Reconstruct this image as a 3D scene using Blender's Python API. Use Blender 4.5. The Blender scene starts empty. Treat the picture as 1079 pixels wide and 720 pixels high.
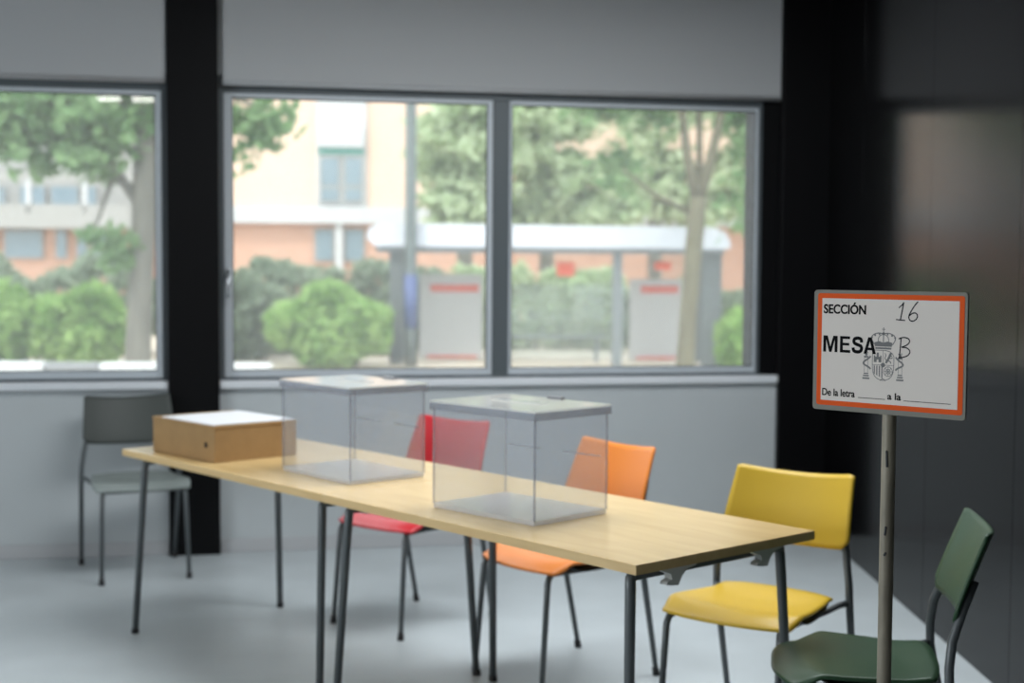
import bpy, bmesh, math, random
from mathutils import Vector, Matrix
import numpy as np

scene = bpy.context.scene
COL = scene.collection
rng = np.random.default_rng(7)

# ------------------------------------------------------------------ camera, world, light, exposure
F_PX = 1500.0
EYE = 1.4796
PITCH = 0.056
ROLL = 0.0063
cd = bpy.data.cameras.new('camera')
cam = bpy.data.objects.new('camera', cd)
COL.objects.link(cam)
cd.sensor_fit = 'HORIZONTAL'
cd.sensor_width = 36.0
cd.lens = 36.0 * F_PX / 1079.0
cd.clip_start = 0.05
cd.clip_end = 300
cam.matrix_world = (Matrix.Translation((0, 0, EYE)) @ Matrix.Rotation(math.pi / 2 - PITCH, 4, 'X')
                    @ Matrix.Rotation(ROLL, 4, 'Z'))
cd.dof.use_dof = True
cd.dof.focus_distance = 2.85
cd.dof.aperture_fstop = 3.0
cd.dof.aperture_blades = 0
scene.camera = cam

SKY = 3.05
SUN = 2.3
LAMP = 200.0
CEILING_LIGHT = 92.0
EXPOSURE = 0.15
world = bpy.data.worlds.new('world')
scene.world = world
world.use_nodes = True
wt = world.node_tree
bg = wt.nodes['Background']
bg.inputs[0].default_value = (0.86, 0.93, 1.0, 1)
bg.inputs[1].default_value = SKY
sd = bpy.data.lights.new('sun', 'SUN')
sd.energy = SUN
sd.angle = math.radians(12)
sd.color = (1.0, 0.95, 0.88)
sun = bpy.data.objects.new('sun', sd)
COL.objects.link(sun)
sun.rotation_euler = (math.radians(38), 0, math.radians(-28))
# daylight coming in through the glazing of the left wall
ad = bpy.data.lights.new('side_daylight', 'AREA')
ad.shape = 'RECTANGLE'
ad.size = 4.0
ad.size_y = 1.5
ad.energy = LAMP
ad.color = (0.88, 0.955, 1.0)
al = bpy.data.objects.new('side_daylight', ad)
COL.objects.link(al)
al.location = (-6.9, 1.0, 1.75)
al.rotation_euler = (math.radians(90), 0, math.radians(-90))

# the ceiling luminaire above the tables
ld = bpy.data.lights.new('ceiling_luminaire', 'AREA')
ld.shape = 'RECTANGLE'
ld.size = 2.6
ld.size_y = 1.0
ld.energy = CEILING_LIGHT
ld.color = (0.93, 0.975, 1.0)
lo = bpy.data.objects.new('ceiling_luminaire', ld)
COL.objects.link(lo)
lo.location = (0.5, 5.1, 2.93)
lo.rotation_euler = (0, 0, 0.196)

scene.view_settings.view_transform = 'Standard'
scene.view_settings.look = 'None'
scene.view_settings.gamma = 1.0
scene.view_settings.use_curve_mapping = False
scene.view_settings.exposure = EXPOSURE
try:
    scene.cycles.max_bounces = 14
    scene.cycles.transparent_max_bounces = 40
    scene.cycles.sample_clamp_indirect = 6.0
    scene.cycles.caustics_reflective = False
    scene.cycles.caustics_refractive = False
except Exception:
    pass

# ------------------------------------------------------------------ materials
def lin(c):
    return tuple((x / 255 / 12.92) if x / 255 <= 0.04045 else ((x / 255 + 0.055) / 1.055) ** 2.4 for x in c)

def mat(name, rgb, rough=0.5, metal=0.0, spec=0.5, noise=None, bump=None, coat=0.0):
    """rgb is an sRGB 0-255 triple; noise=(scale, amount, stretch); bump=(scale, strength)"""
    m = bpy.data.materials.new(name)
    m.use_nodes = True
    nt = m.node_tree
    b = nt.nodes['Principled BSDF']
    c = lin(rgb)
    b.inputs['Base Color'].default_value = (*c, 1)
    b.inputs['Roughness'].default_value = rough
    b.inputs['Metallic'].default_value = metal
    b.inputs['Specular IOR Level'].default_value = spec
    b.inputs['Coat Weight'].default_value = coat
    tc = nt.nodes.new('ShaderNodeTexCoord')
    if noise:
        sc, amt, st = noise
        mp = nt.nodes.new('ShaderNodeMapping')
        mp.inputs['Scale'].default_value = st
        nz = nt.nodes.new('ShaderNodeTexNoise')
        nz.inputs['Scale'].default_value = sc
        nz.inputs['Detail'].default_value = 5
        rp = nt.nodes.new('ShaderNodeValToRGB')
        rp.color_ramp.elements[0].position = 0.3
        rp.color_ramp.elements[1].position = 0.7
        rp.color_ramp.elements[0].color = (*[x * (1 - amt) for x in c], 1)
        rp.color_ramp.elements[1].color = (*[min(1, x * (1 + amt)) for x in c], 1)
        nt.links.new(tc.outputs['Object'], mp.inputs[0])
        nt.links.new(mp.outputs[0], nz.inputs[0])
        nt.links.new(nz.outputs[0], rp.inputs[0])
        nt.links.new(rp.outputs[0], b.inputs['Base Color'])
    if bump:
        nz = nt.nodes.new('ShaderNodeTexNoise')
        nz.inputs['Scale'].default_value = bump[0]
        nz.inputs['Detail'].default_value = 3
        bp = nt.nodes.new('ShaderNodeBump')
        bp.inputs['Strength'].default_value = bump[1]
        bp.inputs['Distance'].default_value = 0.01
        nt.links.new(tc.outputs['Object'], nz.inputs[0])
        nt.links.new(nz.outputs[0], bp.inputs['Height'])
        nt.links.new(bp.outputs[0], b.inputs['Normal'])
    return m

def pane_mat(name, tint, gloss=0.06, haze=0.0, hazecol=(1, 1, 1), ior=1.45, rough=0.03):
    """thin clear sheet: see-through, mirror-like at grazing angles, with a white veil of haze mixed in"""
    m = bpy.data.materials.new(name)
    m.use_nodes = True
    nt = m.node_tree
    nt.nodes.clear()
    out = nt.nodes.new('ShaderNodeOutputMaterial')
    tr = nt.nodes.new('ShaderNodeBsdfTransparent')
    tr.inputs[0].default_value = (*tint, 1)
    gl = nt.nodes.new('ShaderNodeBsdfGlossy')
    gl.inputs['Roughness'].default_value = rough
    # Schlick reflectance, the same from both faces of the sheet
    lw = nt.nodes.new('ShaderNodeLayerWeight')
    lw.inputs['Blend'].default_value = 0.5
    pw = nt.nodes.new('ShaderNodeMath')
    pw.operation = 'POWER'
    pw.inputs[1].default_value = 5.0
    f0 = ((ior - 1) / (ior + 1)) ** 2
    ma = nt.nodes.new('ShaderNodeMath')
    ma.operation = 'MULTIPLY_ADD'
    ma.inputs[1].default_value = 1 - f0
    ma.inputs[2].default_value = f0
    mx = nt.nodes.new('ShaderNodeMixShader')
    nt.links.new(lw.outputs['Facing'], pw.inputs[0])
    nt.links.new(pw.outputs[0], ma.inputs[0])
    nt.links.new(ma.outputs[0], mx.inputs[0])
    nt.links.new(tr.outputs[0], mx.inputs[1])
    nt.links.new(gl.outputs[0], mx.inputs[2])
    last = mx
    if haze > 0:
        df = nt.nodes.new('ShaderNodeBsdfDiffuse')
        df.inputs[0].default_value = (*hazecol, 1)
        tl = nt.nodes.new('ShaderNodeBsdfTranslucent')
        tl.inputs[0].default_value = (*hazecol, 1)
        h = nt.nodes.new('ShaderNodeMixShader')
        h.inputs[0].default_value = 0.5
        nt.links.new(df.outputs[0], h.inputs[1])
        nt.links.new(tl.outputs[0], h.inputs[2])
        m2 = nt.nodes.new('ShaderNodeMixShader')
        m2.inputs[0].default_value = haze
        nt.links.new(mx.outputs[0], m2.inputs[1])
        nt.links.new(h.outputs[0], m2.inputs[2])
        last = m2
    nt.links.new(last.outputs[0], out.inputs[0])
    return m

def leaf_mat(name, a, b, trans=0.45):
    m = bpy.data.materials.new(name)
    m.use_nodes = True
    nt = m.node_tree
    nt.nodes.clear()
    out = nt.nodes.new('ShaderNodeOutputMaterial')
    tc = nt.nodes.new('ShaderNodeTexCoord')
    nz = nt.nodes.new('ShaderNodeTexNoise')
    nz.inputs['Scale'].default_value = 2.2
    nz.inputs['Detail'].default_value = 4
    rp = nt.nodes.new('ShaderNodeValToRGB')
    rp.color_ramp.elements[0].position = 0.35
    rp.color_ramp.elements[1].position = 0.65
    rp.color_ramp.elements[0].color = (*lin(a), 1)
    rp.color_ramp.elements[1].color = (*lin(b), 1)
    df = nt.nodes.new('ShaderNodeBsdfDiffuse')
    tl = nt.nodes.new('ShaderNodeBsdfTranslucent')
    mx = nt.nodes.new('ShaderNodeMixShader')
    mx.inputs[0].default_value = trans
    nt.links.new(tc.outputs['Object'], nz.inputs[0])
    nt.links.new(nz.outputs[0], rp.inputs[0])
    nt.links.new(rp.outputs[0], df.inputs[0])
    nt.links.new(rp.outputs[0], tl.inputs[0])
    nt.links.new(df.outputs[0], mx.inputs[1])
    nt.links.new(tl.outputs[0], mx.inputs[2])
    nt.links.new(mx.outputs[0], out.inputs[0])
    return m

def wood_mat(name, a, b, rough=0.3):
    """pale veneer: long grain along local X"""
    m = mat(name, a, rough)
    nt = m.node_tree
    bs = nt.nodes['Principled BSDF']
    tc = nt.nodes.new('ShaderNodeTexCoord')
    mp = nt.nodes.new('ShaderNodeMapping')
    mp.inputs['Scale'].default_value = (1.2, 9, 9)
    nz = nt.nodes.new('ShaderNodeTexNoise')
    nz.inputs['Scale'].default_value = 2.4
    nz.inputs['Detail'].default_value = 8
    nz.inputs['Distortion'].default_value = 0.9
    rp = nt.nodes.new('ShaderNodeValToRGB')
    rp.color_ramp.elements[0].position = 0.32
    rp.color_ramp.elements[1].position = 0.68
    rp.color_ramp.elements[0].color = (*lin(b), 1)
    rp.color_ramp.elements[1].color = (*lin(a), 1)
    nt.links.new(tc.outputs['Object'], mp.inputs[0])
    nt.links.new(mp.outputs[0], nz.inputs[0])
    nt.links.new(nz.outputs[0], rp.inputs[0])
    nt.links.new(rp.outputs[0], bs.inputs['Base Color'])
    return m

M_floor = mat('vinyl_floor', (184, 191, 194), 0.36, spec=0.4, noise=(3.0, 0.06, (1, 1, 1)))
M_wall = mat('painted_wall', (178, 183, 185), 0.75, noise=(2.0, 0.03, (1, 1, 1)))
M_skirt = mat('skirting', (174, 175, 177), 0.7)
M_ceil = mat('ceiling_paint', (150, 150, 150), 0.9)
M_black = mat('black_column_paint', (9, 9, 11), 0.5, spec=0.15)
M_panel = mat('dark_laminate', (9, 9, 10), 0.15, spec=0.10, noise=(4, 0.12, (6, 6, 0.3)))
M_blind = mat('blind_fabric', (168, 170, 172), 0.85, bump=(700, 0.08))
M_alu = mat('window_aluminium', (84, 91, 95), 0.45, metal=0.1)
M_alul = mat('window_sash_aluminium', (186, 193, 199), 0.42, metal=0.1)
M_sill = mat('sill_board', (214, 217, 221), 0.4)
M_dark = mat('dark_gasket', (35, 36, 38), 0.6)
M_glass = pane_mat('window_glass', (0.95, 0.97, 0.96), haze=0.095, hazecol=(0.95, 0.96, 0.96), ior=1.5)  # white veil mixed in so the view outside looks washed out
M_chrome = mat('handle_metal', (190, 192, 195), 0.25, metal=0.9)

M_birch = wood_mat('birch_table_top', (216, 186, 132), (206, 175, 121), 0.27)
M_edge = wood_mat('birch_edge_band', (214, 184, 132), (204, 172, 120), 0.45)
M_steel = mat('grey_painted_steel', (86, 91, 93), 0.38, metal=0.1)
M_clip = mat('grey_plastic_clip', (205, 205, 202), 0.45)
M_foot = mat('black_rubber', (24, 24, 25), 0.6)
M_legc = mat('chair_frame_steel', (80, 85, 87), 0.36, metal=0.1)
M_pan = mat('black_seat_pan', (26, 26, 28), 0.5)

M_acryl = pane_mat('clear_acrylic', (0.95, 0.96, 0.975), haze=0.075, hazecol=(0.86, 0.88, 0.92), ior=1.33)
M_lid = pane_mat('clear_acrylic_lid_sheen', (0.93, 0.95, 0.95), haze=0.30, hazecol=(1, 1, 0.98), ior=1.6)  # white haze painted in for the window's bright reflection on the lid
M_acedge = pane_mat('acrylic_edge', (0.82, 0.83, 0.86), haze=0.22, hazecol=(0.66, 0.67, 0.72))
M_frost = pane_mat('frosted_acrylic_base', (0.88, 0.88, 0.9), haze=0.6, hazecol=(0.95, 0.95, 0.96))
M_lock = mat('grey_slot_plate', (128, 130, 134), 0.4)
M_card = mat('brown_cardboard', (156, 124, 82), 0.85, noise=(18, 0.06, (1, 1, 1)))
M_paper = mat('white_paper', (226, 227, 230), 0.8)
M_hole = mat('dark_hole', (30, 22, 16), 0.9)

M_lam = mat('laminate_margin', (124, 122, 114), 0.55, spec=0.2)
M_sheet = mat('sign_paper', (219, 211, 204), 0.7, spec=0.15)
M_orange = mat('orange_border_print', (220, 88, 34), 0.7, spec=0.15)
M_ink = mat('black_print', (14, 14, 16), 0.8, spec=0.1)
M_pen = mat('marker_pen', (34, 34, 40), 0.8, spec=0.1)
M_crest = mat('grey_crest_print', (120, 120, 120), 0.8, spec=0.1)
M_pole = mat('worn_sign_pole', (128, 121, 106), 0.5, metal=0.1, noise=(22, 0.30, (1, 1, 0.35)))

# ------------------------------------------------------------------ mesh helpers
class MB:
    """collects shapes with several materials and links them as one mesh object"""
    def __init__(self):
        self.bm = bmesh.new()
        self.mats = []
    def mi(self, m):
        if m not in self.mats:
            self.mats.append(m)
        return self.mats.index(m)
    def _set(self, verts, m, M=None):
        if M is not None:
            bmesh.ops.transform(self.bm, matrix=M, verts=verts)
        i = self.mi(m)
        for f in {f for v in verts for f in v.link_faces}:
            f.material_index = i
        return verts
    def box(self, x0, x1, y0, y1, z0, z1, m, M=None, bev=0.0):
        r = bmesh.ops.create_cube(self.bm, size=1.0)
        vs = r['verts']
        for v in vs:
            v.co = Vector(((x0 + x1) / 2 + v.co.x * (x1 - x0), (y0 + y1) / 2 + v.co.y * (y1 - y0),
                           (z0 + z1) / 2 + v.co.z * (z1 - z0)))
        if bev > 0:
            es = list({e for v in vs for e in v.link_edges})
            rb = bmesh.ops.bevel(self.bm, geom=es, offset=bev, segments=2, affect='EDGES', profile=0.5)
            seen = set(vs) | set(rb['verts'])
            vs = [v for v in seen if v.is_valid]
        return self._set(vs, m, M)
    def tube(self, path, radii, m, n=12, M=None, caps=True):
        P = [Vector(p) for p in path]
        if not hasattr(radii, '__len__'):
            radii = [radii] * len(P)
        rings = []
        up = None
        for i, p in enumerate(P):
            a = P[max(i - 1, 0)]
            b = P[min(i + 1, len(P) - 1)]
            t = (b - a).normalized()
            if up is None:
                up = t.orthogonal().normalized()
            up = (up - t * up.dot(t)).normalized()
            w = t.cross(up)
            rings.append([self.bm.verts.new(p + (up * math.cos(2 * math.pi * k / n) + w * math.sin(2 * math.pi * k / n)) * radii[i])
                          for k in range(n)])
        i = self.mi(m)
        for r0, r1 in zip(rings[:-1], rings[1:]):
            for k in range(n):
                f = self.bm.faces.new((r0[k], r0[(k + 1) % n], r1[(k + 1) % n], r1[k]))
                f.material_index = i
                f.smooth = True
        if caps:
            self.bm.faces.new(rings[0][::-1]).material_index = i
            self.bm.faces.new(rings[-1]).material_index = i
        vs = [v for r in rings for v in r]
        if M is not None:
            bmesh.ops.transform(self.bm, matrix=M, verts=vs)
        return vs
    def prism(self, poly, y0, y1, m, M=None):
        """polygon in x,z extruded along y"""
        a = [self.bm.verts.new((x, y0, z)) for x, z in poly]
        b = [self.bm.verts.new((x, y1, z)) for x, z in poly]
        i = self.mi(m)
        fs = [self.bm.faces.new(a), self.bm.faces.new(b[::-1])]
        for k in range(len(poly)):
            j = (k + 1) % len(poly)
            fs.append(self.bm.faces.new((a[k], b[k], b[j], a[j])))
        for f in fs:
            f.material_index = i
        if M is not None:
            bmesh.ops.transform(self.bm, matrix=M, verts=a + b)
        return a + b
    def build(self, name, parent=None, loc=None, rotz=None, smooth=False):
        bmesh.ops.recalc_face_normals(self.bm, faces=self.bm.faces)
        me = bpy.data.meshes.new(name)
        self.bm.to_mesh(me)
        self.bm.free()
        for m in self.mats:
            me.materials.append(m)
        if smooth:
            for p in me.polygons:
                p.use_smooth = True
        o = bpy.data.objects.new(name, me)
        COL.objects.link(o)
        if parent:
            o.parent = parent
        if loc is not None:
            o.location = loc
        if rotz is not None:
            o.rotation_euler = (0, 0, rotz)
        return o

def tag(o, label, cat, group=None, kind=None):
    o['label'] = label
    o['category'] = cat
    if group:
        o['group'] = group
    if kind:
        o['kind'] = kind
    return o

def thing(name, label, cat, loc=(0, 0, 0), rotz=0.0, group=None):
    o = bpy.data.objects.new(name, None)
    COL.objects.link(o)
    o.location = loc
    o.rotation_euler = (0, 0, rotz)
    o.empty_display_size = 0.1
    return tag(o, label, cat, group)

def struct(o):
    o['kind'] = 'structure'
    return o

# ------------------------------------------------------------------ the room
PHI = 0.1961                      # the window wall runs at this angle to the camera's x axis
WD = 7.4238
RX = 1.7057                       # the dark wall on the right
def wall_matrix():
    """local x along the window wall, local y outwards, z up"""
    return Matrix.Translation((0, WD, 0)) @ Matrix.Rotation(PHI, 4, 'Z')
WM = wall_matrix()
def place_wall(o):
    o.matrix_world = WM
    return o
S_END = 1.80
SILL_Z, WIN_TOP = 0.872, 2.40
CEIL = 2.99
LEFT_X, REAR_Y = -7.0, -4.6

b = MB()
vs = [b.bm.verts.new(p) for p in [(LEFT_X, REAR_Y, 0), (RX + .1, REAR_Y, 0), (RX + .1, 7.95, 0), (LEFT_X, 6.2, 0)]]
b.bm.faces.new(vs)
r = bmesh.ops.extrude_face_region(b.bm, geom=b.bm.faces[:])
bmesh.ops.translate(b.bm, vec=(0, 0, -.12), verts=[v for v in r['geom'] if isinstance(v, bmesh.types.BMVert)])
b.mi(M_floor)
struct(b.build('floor'))
b = MB()
b.box(LEFT_X - .2, RX + .3, REAR_Y - .2, 8.6, CEIL, CEIL + .25, M_ceil)
ceil = struct(b.build('ceiling'))
for x, y in [(-.911, .600), (-1.224, .536), (-2.6, 3.4), (-2.9, 3.35)]:
    em = bpy.data.materials.get('downlight_diffuser')
    if not em:
        em = bpy.data.materials.new('downlight_diffuser')
        em.use_nodes = True
        bs = em.node_tree.nodes['Principled BSDF']
        bs.inputs['Emission Color'].default_value = (1, .98, .94, 1)
        bs.inputs['Emission Strength'].default_value = 34
    b = MB()
    b.box(-.13, .13, -.11, .11, -.012, .0, M_alul)
    b.box(-.105, .105, -.085, .085, -.016, -.011, em)
    b.build('ceiling_downlight', ceil, (x, y, CEIL), PHI)

b = MB()   # window wall: parapet, strip above the glazing, end piers
b.box(-7.2, -1.746, 0, .28, -.12, SILL_Z - .03, M_wall)
b.box(-1.746, S_END, 0, .28, -.12, SILL_Z - .03, M_wall)
b.box(-7.2, S_END, 0, .28, WIN_TOP, CEIL, M_wall)
b.box(-7.2, -4.6, 0, .28, SILL_Z - .03, WIN_TOP, M_wall)
struct(place_wall(b.build('wall_back')))
b = MB()
b.box(-7.0, -1.748, -.012, 0.0, 0, .07, M_skirt, bev=.003)
b.box(-1.494, 1.46, -.012, 0.0, 0, .07, M_skirt, bev=.003)
struct(place_wall(b.build('baseboard_back')))
b = MB()
b.box(-1.746, -1.4965, -.05, .29, 0, CEIL, M_black, bev=.004)
struct(place_wall(b.build('column_left')))
b = MB()
b.box(1.464, 1.80, -.04, .30, 0, CEIL, M_black, bev=.004)
struct(place_wall(b.build('column_right')))
b = MB()
b.box(1.372, 1.464, .02, .28, SILL_Z - .03, WIN_TOP, M_black)
struct(place_wall(b.build('trim_1')))

b = MB()   # dark laminate cladding: tall boards with fine joints
yb = [7.95, 6.975, 5.83, 4.80, 3.70, 2.6, 1.5, .4, -.7, -1.8, -2.9, -4.6]
for y1, y0 in zip(yb[:-1], yb[1:]):
    b.box(RX, RX + .03, y0 + .0015, y1 - .0015, 0, CEIL, M_panel, bev=.0008)
b.box(RX + .025, RX + .2, REAR_Y, 7.95, -.12, CEIL, M_black)
struct(b.build('wall_right'))
b = MB()
b.box(LEFT_X - .2, LEFT_X, REAR_Y, 6.4, -.12, .9, M_wall)
b.box(LEFT_X - .2, LEFT_X, REAR_Y, 6.4, 2.55, CEIL, M_wall)
b.box(LEFT_X - .2, LEFT_X, REAR_Y, -1.2, .9, 2.55, M_wall)
b.box(LEFT_X - .2, LEFT_X, 3.2, 6.4, .9, 2.55, M_wall)
struct(b.build('wall_left'))
b = MB()
b.box(LEFT_X - .2, RX + .2, REAR_Y - .2, REAR_Y, -.12, CEIL, M_wall)
struct(b.build('wall_rear'))
b = MB()
for y0, y1, z0, z1 in [(-1.2, 3.2, .9, .96), (-1.2, 3.2, 2.49, 2.55), (-1.2, -1.14, .96, 2.49), (3.14, 3.2, .96, 2.49), (.96, 1.04, .96, 2.49)]:
    b.box(LEFT_X - .12, LEFT_X - .05, y0, y1, z0, z1, M_alu, bev=.003)
struct(b.build('window_3'))

# sills
for i, (s0, s1) in enumerate([(-4.7, -1.748), (-1.494, 1.461)]):
    b = MB()
    b.box(s0, s1, -.035, .05, .836, .874, M_sill, bev=.004)
    struct(place_wall(b.build('trim_%d' % (i + 2))))

def frame_bars(b, s0, s1, z0, z1, w, y0, y1, m, bev=.003):
    wl, wr, wb, wtp = w
    b.box(s0, s0 + wl, y0, y1, z0, z1, m, bev=bev)
    b.box(s1 - wr, s1, y0, y1, z0, z1, m, bev=bev)
    b.box(s0 + wl, s1 - wr, y0, y1, z0, z0 + wb, m, bev=bev)
    b.box(s0 + wl, s1 - wr, y0, y1, z1 - wtp, z1, m, bev=bev)

def window(name, s0, s1, mull):
    b = MB()
    frame_bars(b, s0, s1, .872, WIN_TOP, (.024, .024, .02, .09), .02, .11, M_alu)
    for a, c in mull:
        b.box(a, c, .02, .11, .892, WIN_TOP - .09, M_alu, bev=.003)
    root = struct(place_wall(b.build(name)))
    return root

w1 = window('window_1', -4.6, -1.748, [(-3.2, -3.12)])
w2 = window('window_2', -1.4955, 1.372, [(-.105, -.016)])
def sash(root, s0, s1, w, m=M_alul):
    b = MB()
    frame_bars(b, s0, s1, .888, WIN_TOP - .088, w, .012, .06, m)
    fr = b.build('sash_frame', root)
    b = MB()
    b.box(s0 + w[0] - .008, s1 - w[1] + .008, .03, .036, .888 + w[2] - .008, WIN_TOP - .088 - w[3] + .008, M_glass)
    b.build('pane', root)
    b = MB()
    frame_bars(b, s0 + w[0] - .001, s1 - w[1] + .001, .888 + w[2] - .001, WIN_TOP - .088 - w[3] + .001, (.006,) * 4, .02, .045, M_dark, bev=0)
    b.build('gasket', root)
sash(w1, -3.118, -1.772, (.03, .03, .036, .02))
sash(w1, -4.576, -3.202, (.03, .03, .036, .02))
sash(w2, -1.4715, -.105, (.042, .026, .034, .02))
sash(w2, -.016, 1.348, (.012, .016, .034, .02))
b = MB()
b.box(-.012, .012, -.01, .012, -.035, .035, M_chrome, bev=.004)
b.tube([(0, -.01, 0), (0, -.035, 0), (0, -.045, -.02), (0, -.045, -.11)], [.008, .008, .009, .007], M_chrome)
h = b.build('window_handle', w2, (-1.452, .005, 1.40))

# roller blinds hanging in front of the upper glazing
def blind(s0, s1, label):
    t = bpy.data.objects.new('roller_blind', None)
    COL.objects.link(t)
    t.matrix_world = WM
    tag(t, label, 'blind', 'grey roller blinds')
    b = MB()
    b.box(s0, s1, -.03, -.024, 2.365, CEIL - .07, M_blind)
    b.build('blind_fabric', t)
    b = MB()
    b.tube([(s0, -.027, 2.357), (s1, -.027, 2.357)], .012, M_blind)
    b.build('bottom_bar', t)
    b = MB()
    b.tube([(s0, -.04, CEIL - .05), (s1, -.04, CEIL - .05)], .035, M_blind, n=16)
    b.build('roller', t)
blind(-4.55, -1.752, 'grey roller blind over the left window, left of the black column')
blind(-1.474, 1.452, 'wide grey roller blind over the two-pane window between the black columns')

# ------------------------------------------------------------------ tables
E1 = Vector((0.6595, -0.7517, 0))
N1 = Vector((0.7517, 0.6595, 0))
T0 = Vector((-1.5346, 5.5869, 0))
TH = -0.8506
TL, TW, TZ = 1.40, 0.718, 0.732

def table(label, k0):
    c = T0 + E1 * (k0 + TL / 2) + N1 * (TW / 2)
    t = thing('folding_table', label, 'table', c, TH, 'pale wood tables set end to end')
    hx, hy = TL / 2 - .0015, TW / 2
    b = MB()
    b.box(-hx, hx, -hy, hy, TZ - .026, TZ, M_birch, bev=.0015)
    top = b.build('tabletop', t)
    b = MB()
    ew = .0018
    b.box(-hx - .0006, hx + .0006, -hy - ew, -hy, TZ - .0255, TZ - .001, M_edge)
    b.box(-hx - .0006, hx + .0006, hy, hy + ew, TZ - .0255, TZ - .001, M_edge)
    b.box(-hx - ew + .0008, -hx, -hy, hy, TZ - .0255, TZ - .001, M_edge)
    b.box(hx, hx + ew - .0008, -hy, hy, TZ - .0255, TZ - .001, M_edge)
    b.build('edge_band', top)
    il, iw, sl, sw = .077, .058, .031, .033
    zt = TZ - .047
    for sx in (-1, 1):
        for sy in (-1, 1):
            x, y = sx * (TL / 2 - il), sy * (TW / 2 - iw)
            bx, by = x + sx * sl, y + sy * sw
            b = MB()
            b.tube([(bx, by, .012), (x + sx * .002, y + sy * .002, zt - .03), (x, y, zt - .008), (x, y - sy * .012, zt + .004)],
                   [.0125, .0145, .0145, .0145], M_steel, n=16)
            leg = b.build('leg', t)
            b = MB()
            b.tube([(bx + sx * .0008, by + sy * .0008, 0), (bx, by, .02)], [.0155, .0145], M_foot, n=14)
            b.build('foot_cap', leg)
        b = MB()
        x = sx * (TL / 2 - il)
        b.box(x - .016, x + .016, -TW / 2 + iw, TW / 2 - iw, zt - .012, zt + .02, M_steel, bev=.004)
        b.build('crossbar', t)
        for sy in (-1, 1):
            b = MB()
            xe = sx * (TL / 2 - .03)
            y0 = sy * .18
            prof = [(-.085, .0), (.07, .0), (.062, -.008), (.028, -.014), (.008, -.03), (-.004, -.052), (-.03, -.05),
                    (-.05, -.046), (-.046, -.038), (-.03, -.034), (-.034, -.02), (-.06, -.01)]
            b.prism(prof, -.012, .012, M_clip, Matrix.Translation((xe, y0, TZ - .026)) @ Matrix.Rotation(math.pi / 2, 4, 'Z'))
            b.build('linking_clip', t)
    b = MB()
    for sy in (-1, 1):
        b.box(-TL / 2 + il, TL / 2 - il, sy * .25 - .012, sy * .25 + .012, TZ - .05, TZ - .0262, M_steel, bev=.002)
    b.build('under_rail', t)
    return t
table('pale wood table with the cardboard box, farther from the sign', 0.0)
table('pale wood table nearer the sign, with its free end beside the yellow chair', TL)

# ------------------------------------------------------------------ chairs
def shell(fn, nu, nv, thick, m):
    """curved plastic shell from fn(u,v) -> point, given thickness along the normal, closed"""
    b = MB()
    us = np.linspace(-1, 1, nu)
    vs_ = np.linspace(0, 1, nv)
    P = np.array([[fn(u, v) for v in vs_] for u in us])
    du = np.gradient(P, axis=0)
    dv = np.gradient(P, axis=1)
    N = np.cross(du, dv)
    N /= np.linalg.norm(N, axis=2, keepdims=True) + 1e-9
    A = [[b.bm.verts.new(P[i, j] + N[i, j] * thick / 2) for j in range(nv)] for i in range(nu)]
    B = [[b.bm.verts.new(P[i, j] - N[i, j] * thick / 2) for j in range(nv)] for i in range(nu)]
    k = b.mi(m)
    def f(*q):
        fc = b.bm.faces.new(q)
        fc.material_index = k
        fc.smooth = True
    for i in range(nu - 1):
        for j in range(nv - 1):
            f(A[i][j], A[i + 1][j], A[i + 1][j + 1], A[i][j + 1])
            f(B[i][j], B[i][j + 1], B[i + 1][j + 1], B[i + 1][j])
    for i in range(nu - 1):
        f(A[i][0], B[i][0], B[i + 1][0], A[i + 1][0])
        f(A[i][-1], A[i + 1][-1], B[i + 1][-1], B[i][-1])
    for j in range(nv - 1):
        f(A[0][j], A[0][j + 1], B[0][j + 1], B[0][j])
        f(A[-1][j], B[-1][j], B[-1][j + 1], A[-1][j + 1])
    return b

def sstep(a, c, x):
    t = max(0.0, min(1.0, (x - a) / (c - a)))
    return t * t * (3 - 2 * t)

def seat_fn(u, v):
    # v: 0 rear .. 1 front ; rounded front corners, waterfall front edge, slightly raised rear
    v = 1 - (1 - v) ** 1.25
    hw = .188 + .034 * sstep(0, .7, v)
    y = -.195 + .425 * v
    y -= .056 * (abs(u) ** 2.7) * sstep(.5, 1, v)           # front corners set back
    y += .02 * (abs(u) ** 3) * (1 - sstep(0, .3, v))         # rear corners set forward
    x = hw * u * (1 - .05 * max(0, v - .85) / .15)
    z = .452 - .016 * (1 - u * u) * sstep(.02, .3, v) * (1 - sstep(.6, 1, v))
    z += .008 * (1 - sstep(0, .22, v)) + .016 * (v - .58)
    z -= .034 * sstep(.70, 1.0, v) ** 1.3 + .006 * abs(u) ** 4
    return (x, y, z)

def back_fn(u, v):
    # v: 0 bottom .. 1 top
    hw = .221 - .017 * v
    e = abs(u)
    zb = .585 + .012 * e ** 2 + .028 * max(0, e - .86) / .14 * (max(0, e - .86) / .14)
    zt = .806 + .016 * e ** 2 - .006 * (max(0, e - .93) / .07)
    z = zb + (zt - zb) * v
    y = -.198 - .088 * ((z - .57) / .25) ** 1.15
    y -= .040 * (1 - e * e)
    return (hw * u, y, z)

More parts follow.
